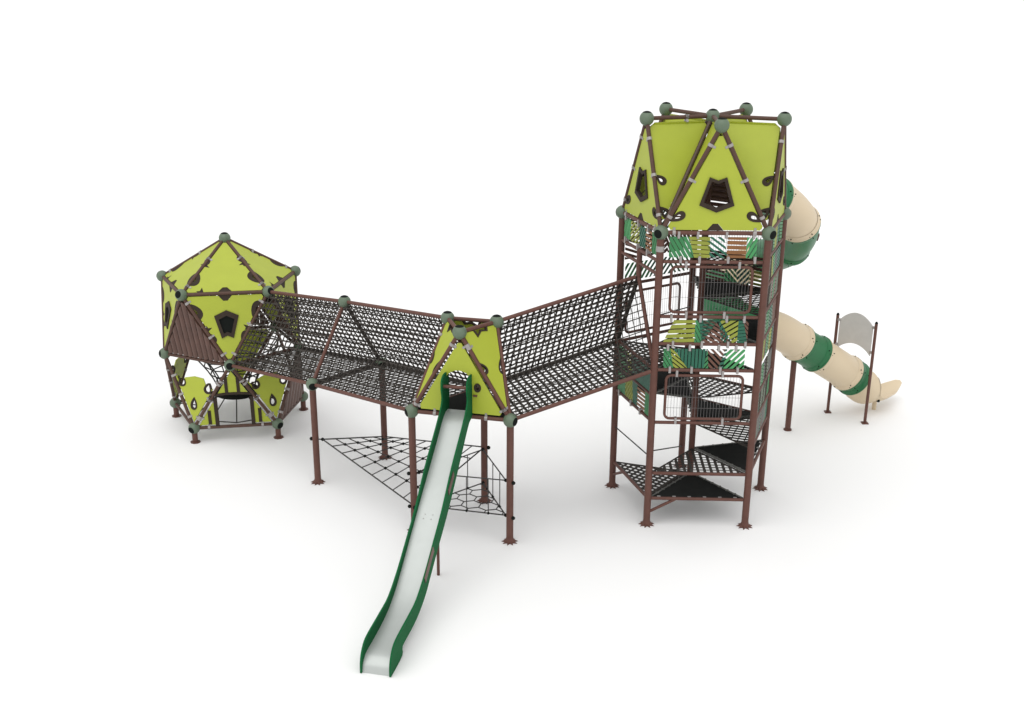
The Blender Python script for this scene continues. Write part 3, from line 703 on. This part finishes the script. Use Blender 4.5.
hn = thing('hexagon_rope_net', 'two-tier triangular rope net with hexagon meshes under the slide hut', 'rope net', (HX, HY, 0))
lo = [on(HP[0], .50), on(HP[1], .50), on(HP[2], .43)]; hi = [on(HP[0], 1.15), on(HP[1], 1.18), on(HP[2], 1.12)]
mb = MB(); kn = MB(); cl_, ch_ = sum(lo, V()) / 3, sum(hi, V()) / 3
L2 = [p.lerp(cl_, .10) for p in lo]; H2_ = [p.lerp(ch_, .10) for p in hi]
for i in range(3):
    j = (i + 1) % 3
    mb.tube(L2[i], L2[j], .013, 6); mb.tube(H2_[i], H2_[j], .012, 6); mb.tube(lo[i], L2[i], .013, 6); mb.tube(hi[i], H2_[i], .012, 6)
    for t in (.25, .55, .8):
        a = L2[i].lerp(L2[j], t); b = H2_[i].lerp(H2_[j], t); mb.tube(a, b, .009, 6); kn.sphere(a, .026, 8, 6)
    for p in (L2[i], H2_[i]): kn.sphere(p, .034, 8, 6)
    for p, q in ((lo[i], cl_), (hi[i], ch_)):
        m2 = MB(); m2.sphere(p + (p - q).normalized() * (R_POST + .02), .036, 8, 6); m2.build('rope_end', M['cap'], hn, True)
fr = Frame(L2[0], L2[1] - L2[0], L2[2] - L2[0]); Q = [fr.q(p) for p in L2]; s = .19
done = set()
for i in range(-2, 9):
    for j in range(-2, 9):
        hx = (i + (j % 2) * .5) * s * math.sqrt(3) + .06; hy = j * s * 1.5 + .02
        for k in range(6):
            a = PI / 6 + PI / 3 * k; p = (hx + s * math.cos(a), hy + s * math.sin(a)); q = (hx + s * math.cos(a + PI / 3), hy + s * math.sin(a + PI / 3))
            key = (round((p[0] + q[0]) * 50), round((p[1] + q[1]) * 50))
            if key in done: continue
            done.add(key); d = (-(q[1] - p[1]), q[0] - p[0]); ln = math.hypot(*d); d = (d[0] / ln * .001, d[1] / ln * .001)
            cpoly = clip_convex([(p[0] - d[0], p[1] - d[1]), (p[0] + d[0], p[1] + d[1]), (q[0] + d[0], q[1] + d[1]), (q[0] - d[0], q[1] - d[1])], Q)
            if cpoly:
                ax = ((q[0] - p[0]), (q[1] - p[1])); tt = sorted(((x - p[0]) * ax[0] + (y - p[1]) * ax[1]) / (ln * ln) for x, y in cpoly)
                A_, B_ = tt[0], tt[-1]
                if B_ - A_ > .05: mb.tube(fr.p(p[0] + ax[0] * A_, p[1] + ax[1] * A_), fr.p(p[0] + ax[0] * B_, p[1] + ax[1] * B_), .010, 6)
mb.add(kn.v, kn.f, 1); mb.build('net_rope', [M['rope'], M['cap']], hn)

# ================================================================== TUBE SLIDE
ts = thing('tube_slide', 'beige and green spiral tube slide leaving the back of the tall tower', 'tube slide', (6.466, 24.79, 0))
ctl = [(4.25, 21.85, 5.80), (4.62, 22.30, 5.74), (5.30, 22.90, 5.50), (5.97, 23.50, 4.89), (6.08, 24.45, 4.22), (5.75, 25.45, 3.72), (5.05, 25.6, 3.28), (4.72, 24.95, 2.92), (5.15, 24.35, 2.64), (5.942, 24.40, 2.426), (6.704, 24.90, 1.891), (7.166, 25.15, 1.582), (7.893, 25.60, 1.058), (8.292, 25.85, .732), (8.75, 26.13, .49), (9.45, 26.55, .42)]
ctl = [V(p) for p in ctl]
def cr(ctl, n=10):
    out = []
    for i in range(1, len(ctl) - 2):
        p0, p1, p2, p3 = ctl[i - 1:i + 3]
        for k in range(n):
            t = k / n; out.append(.5 * ((2 * p1) + (p2 - p0) * t + (2 * p0 - 5 * p1 + 4 * p2 - p3) * t * t + (3 * p1 - p0 - 3 * p2 + p3) * t ** 3))
    return out + [ctl[-2]]
N_ = 10; pl = cr(ctl, N_)       # pl[0] = ctl[1]; ctl[i] is at index (i-1)*N_
def frames(pl):
    fr_ = []
    for i in range(len(pl)):
        t = (pl[min(i + 1, len(pl) - 1)] - pl[max(i - 1, 0)]).normalized(); s_ = t.cross(V((0, 0, 1))).normalized(); u = s_.cross(t); fr_.append((pl[i], t, s_, u))
    return fr_
FRM = frames(pl); RT = .38
def ringpts(f, r, seg=40): p, t, s_, u = f; return [p + (s_ * math.cos(2 * PI * k / seg) + u * math.sin(2 * PI * k / seg)) * r for k in range(seg)]
def tubesec(i0, i1, m, label=None):
    mb = MB(); seg = 40; vs = []; fs = []; idx = list(range(i0, i1 + 1)); n = len(idx)
    for i in idx: vs += ringpts(FRM[i], RT, seg)
    for i in idx: vs += ringpts(FRM[i], RT - .02, seg)
    for a in range(n - 1):
        for k in range(seg):
            k2 = (k + 1) % seg; fs.append((a * seg + k, a * seg + k2, (a + 1) * seg + k2, (a + 1) * seg + k)); b = n * seg
            fs.append((b + a * seg + k, b + (a + 1) * seg + k, b + (a + 1) * seg + k2, b + a * seg + k2))
    for a in (0, n - 1):
        for k in range(seg): fs.append((a * seg + k, n * seg + a * seg + k, n * seg + a * seg + (k + 1) % seg, a * seg + (k + 1) % seg))
    mb.add(vs, fs); o = mb.build('tube_section', M[m], ts, True, label)
    # moulded flange at both ends
    for i, dr in ((i0, 1), (i1, -1)):
        fm = MB(); p, t, s_, u = FRM[i]; vs = []; fs = []
        for (rr, of) in ((RT + .002, .13), (RT + .022, .085), (RT + .027, .045), (RT + .040, .035), (RT + .040, .003), (RT - .01, .003)):
            q = p + t * of * dr; vs += [q + (s_ * math.cos(2 * PI * k / seg) + u * math.sin(2 * PI * k / seg)) * rr for k in range(seg)]
        for a in range(5):
            for k in range(seg): fs.append((a * seg + k, a * seg + (k + 1) % seg, (a + 1) * seg + (k + 1) % seg, (a + 1) * seg + k))
        fm.add(vs, fs)
        for k in range(6):
            a = 2 * PI * (k + .3) / 6; d = s_ * math.cos(a) + u * math.sin(a)
            for da in (-.05, .05):
                q = p + d * (RT + .016) + t * dr * (.06 + da * .5) + (s_ * -math.sin(a) + u * math.cos(a)) * da * .6; fm.tube(q, q + d * .022, .011, 8, mi=1)
        fm.build('flange', [M[m], M['cap']], o, True)
    return o
def at(c): return int(round((c - 1) * N_))
for a, b, m in ((1, 2, 'tgreen'), (2, 3, 'beige'), (3, 4, 'tgreen'), (4, 5, 'tgreen'), (5, 6.4, 'beige'), (6.4, 7.6, 'tgreen'), (7.6, 8.6, 'tgreen'), (8.6, 9.7, 'beige'), (9.7, 10.7, 'tgreen'), (10.7, 12.0, 'beige'), (12.0, 12.5, 'tgreen')):
    tubesec(at(a), at(b), m)
# exit chute: full tube that opens into a trough with flared lips
mb = MB(); i0 = at(12.5); p, t, s_, u = FRM[i0]; dirh = V((t.x, t.y, 0)).normalized(); side = dirh.cross(V((0, 0, 1))); seg = 36; vs = []; fs = []
rows = [(0, 180, .400, .0, 0), (.035, 180, .400, -.01, 0), (.05, 180, .372, -.02, 0), (.16, 180, .376, -.08, 0), (.28, 180, .384, -.14, 0), (.36, 180, .388, -.175, 0), (.44, 176, .388, -.20, 0), (.475, 135, .386, -.21, 0), (.50, 105, .384, -.22, 0), (.54, 80, .38, -.235, .0), (.62, 66, .38, -.255, .03), (.76, 60, .38, -.27, .05), (.92, 58, .38, -.27, .07), (1.10, 58, .38, -.255, .08), (1.28, 57, .375, -.235, .08), (1.38, 50, .37, -.22, .07), (1.44, 38, .37, -.215, .05)]
dirh = V((.87, .49, 0)).normalized(); side = dirh.cross(V((0, 0, 1)))
def chute(off):
    out = []
    for (s, half, r, dz, fl) in rows:
        sl = max(0, 1 - s / .6); up = (u * sl + V((0, 0, 1)) * (1 - sl)).normalized(); sdv = s_.lerp(side, 1 - sl).normalized()
        for k in range(seg + 1):
            a = math.radians(-half + 2 * half * k / seg); rr = r - off; se = s - max(0, s - .48) * .68 * math.sin(a)
            cpt = p + (t * sl + dirh * (1 - sl)).normalized() * se + V((0, 0, dz))
            q = cpt + sdv * (math.sin(a) * (rr + fl * abs(math.sin(a)))) - up * (math.cos(a) * rr); q.z = max(q.z, .006 + .02 * (off > 0)); out.append(q)
    return out
o_, i_ = chute(0), chute(.025); vs = o_ + i_; n = seg + 1; b = len(o_)
for a in range(len(rows) - 1):
    for k in range(seg):
        fs.append((a * n + k, a * n + k + 1, (a + 1) * n + k + 1, (a + 1) * n + k)); fs.append((b + a * n + k, b + (a + 1) * n + k, b + (a + 1) * n + k + 1, b + a * n + k + 1))
    for k in (0, seg): fs.append((a * n + k, (a + 1) * n + k, b + (a + 1) * n + k, b + a * n + k))
for a in (0, len(rows) - 1):
    for k in range(seg): fs.append((a * n + k, b + a * n + k, b + a * n + k + 1, a * n + k + 1))
mb.add(vs, fs); ex = mb.build('exit_chute', M['beige'], ts, True)
q = p + dirh * .56 + V((0, 0, -.25)) + side * .27 - V((0, 0, 1)) * .28
mb = MB(); mb.box(q, dirh * .022, side * .03, V((0, 0, .045))); mb.build('anchor_bracket', M['cap'], ex)
q = p + dirh * .75; mb = MB(); mb.tube((q.x, q.y, 0), (q.x, q.y, .2), .05, 12); mb.build('foot_post', M['beige'], ex, True)
mb = MB(); f_ = V((6.466, 24.79, 0)); mb.tube(f_, f_ + V((0, 0, 1.62)), .062, 18); mb.tube(f_, f_ + V((0, 0, .03)), .09, 12); mb.build('support_post', M['brown'], ts, True)
i = at(3.45); p3, t3, s3, u3 = FRM[i]; mb = MB(); mb.box(p3 + s3 * .37 - u3 * .08, t3 * .13, u3 * .025, s3 * .02)
mb.build('bracket', M['brown'], ts)

# exit screen
scr = thing('exit_screen', 'grey arched board between two thin brown posts straddling the tube slide', 'screen', (7.96, 25.55, 0))
pa, pb = V((7.638, 25.900, 0)), V((8.290, 25.194, 0))
for p in (pa, pb):
    mb = MB(); mb.tube(p, p + V((0, 0, 2.33)), .034, 14); o = mb.build('post', M['brown'], scr, True)
    mb = MB(); mb.tube(p + V((0, 0, 2.33)), p + V((0, 0, 2.37)), .037, 14, r2=.02); mb.build('post_cap', M['cap'], o, True)
    mb = MB(); mb.box(p + V((0, 0, .012)), V((.07, 0, 0)), V((0, .07, 0)), V((0, 0, .012))); mb.build('foot_plate', M['brown'], o)
fr = Frame(pa, pb - pa, V((0, 0, 1))); w = (pb - pa).length
topc = [(w * (.07 + .86 * k / 12), 2.235 + .235 * math.sin(PI * k / 12) ** .8) for k in range(13)]
botc = [(w * (.93 - .86 * k / 12), 1.57 + .20 * math.sin(PI * k / 12) ** .8) for k in range(13)]
mb = MB(); plate(mb, fr, (topc + botc)[::-1], [], .02); o = mb.build('screen_board', M['grey'], scr, bevel=.003)
for u in (0.035, .965):
    for z in (2.23, 1.66):
        mb = MB(); mb.box(fr.p(u * w, z), fr.x * .05, fr.y * .025, fr.n * .025); mb.build('clamp', M['clamp'], o)

# ------------------------------------------------------------------ camera
FPX, TH, CX, CY, CH = 1202.0391, 0.3712, 495.8694, 424.4176, 9.7818
cam = bpy.data.cameras.new('camera'); co = bpy.data.objects.new('camera', cam); COL.objects.link(co)
cam.sensor_width = 36; cam.lens = FPX * 36 / 1024; cam.shift_x = (512 - CX) / 1024; cam.shift_y = (CY - 361.5) / 1024
co.location = (0, 0, CH); co.rotation_euler = (PI / 2 - TH, 0, 0); cam.clip_end = 2000; cam.clip_start = .1
SC.camera = co
# ------------------------------------------------------------------ light: a white studio
w = bpy.data.worlds.new('World'); SC.world = w; w.use_nodes = True
bg = w.node_tree.nodes['Background']; bg.inputs['Color'].default_value = (1, 1, 1, 1); bg.inputs['Strength'].default_value = 0.96
L = bpy.data.lights.new('soft_key', 'SUN'); L.energy = 1.25; L.angle = math.radians(70); L.color = (1, .99, .97)
lo_ = bpy.data.objects.new('soft_key', L); COL.objects.link(lo_); lo_.rotation_euler = (math.radians(24), math.radians(-12), 0)
SC.view_settings.view_transform = 'Standard'; SC.view_settings.look = 'None'; SC.view_settings.gamma = 1; SC.view_settings.exposure = 0
SC.cycles.max_bounces = 8
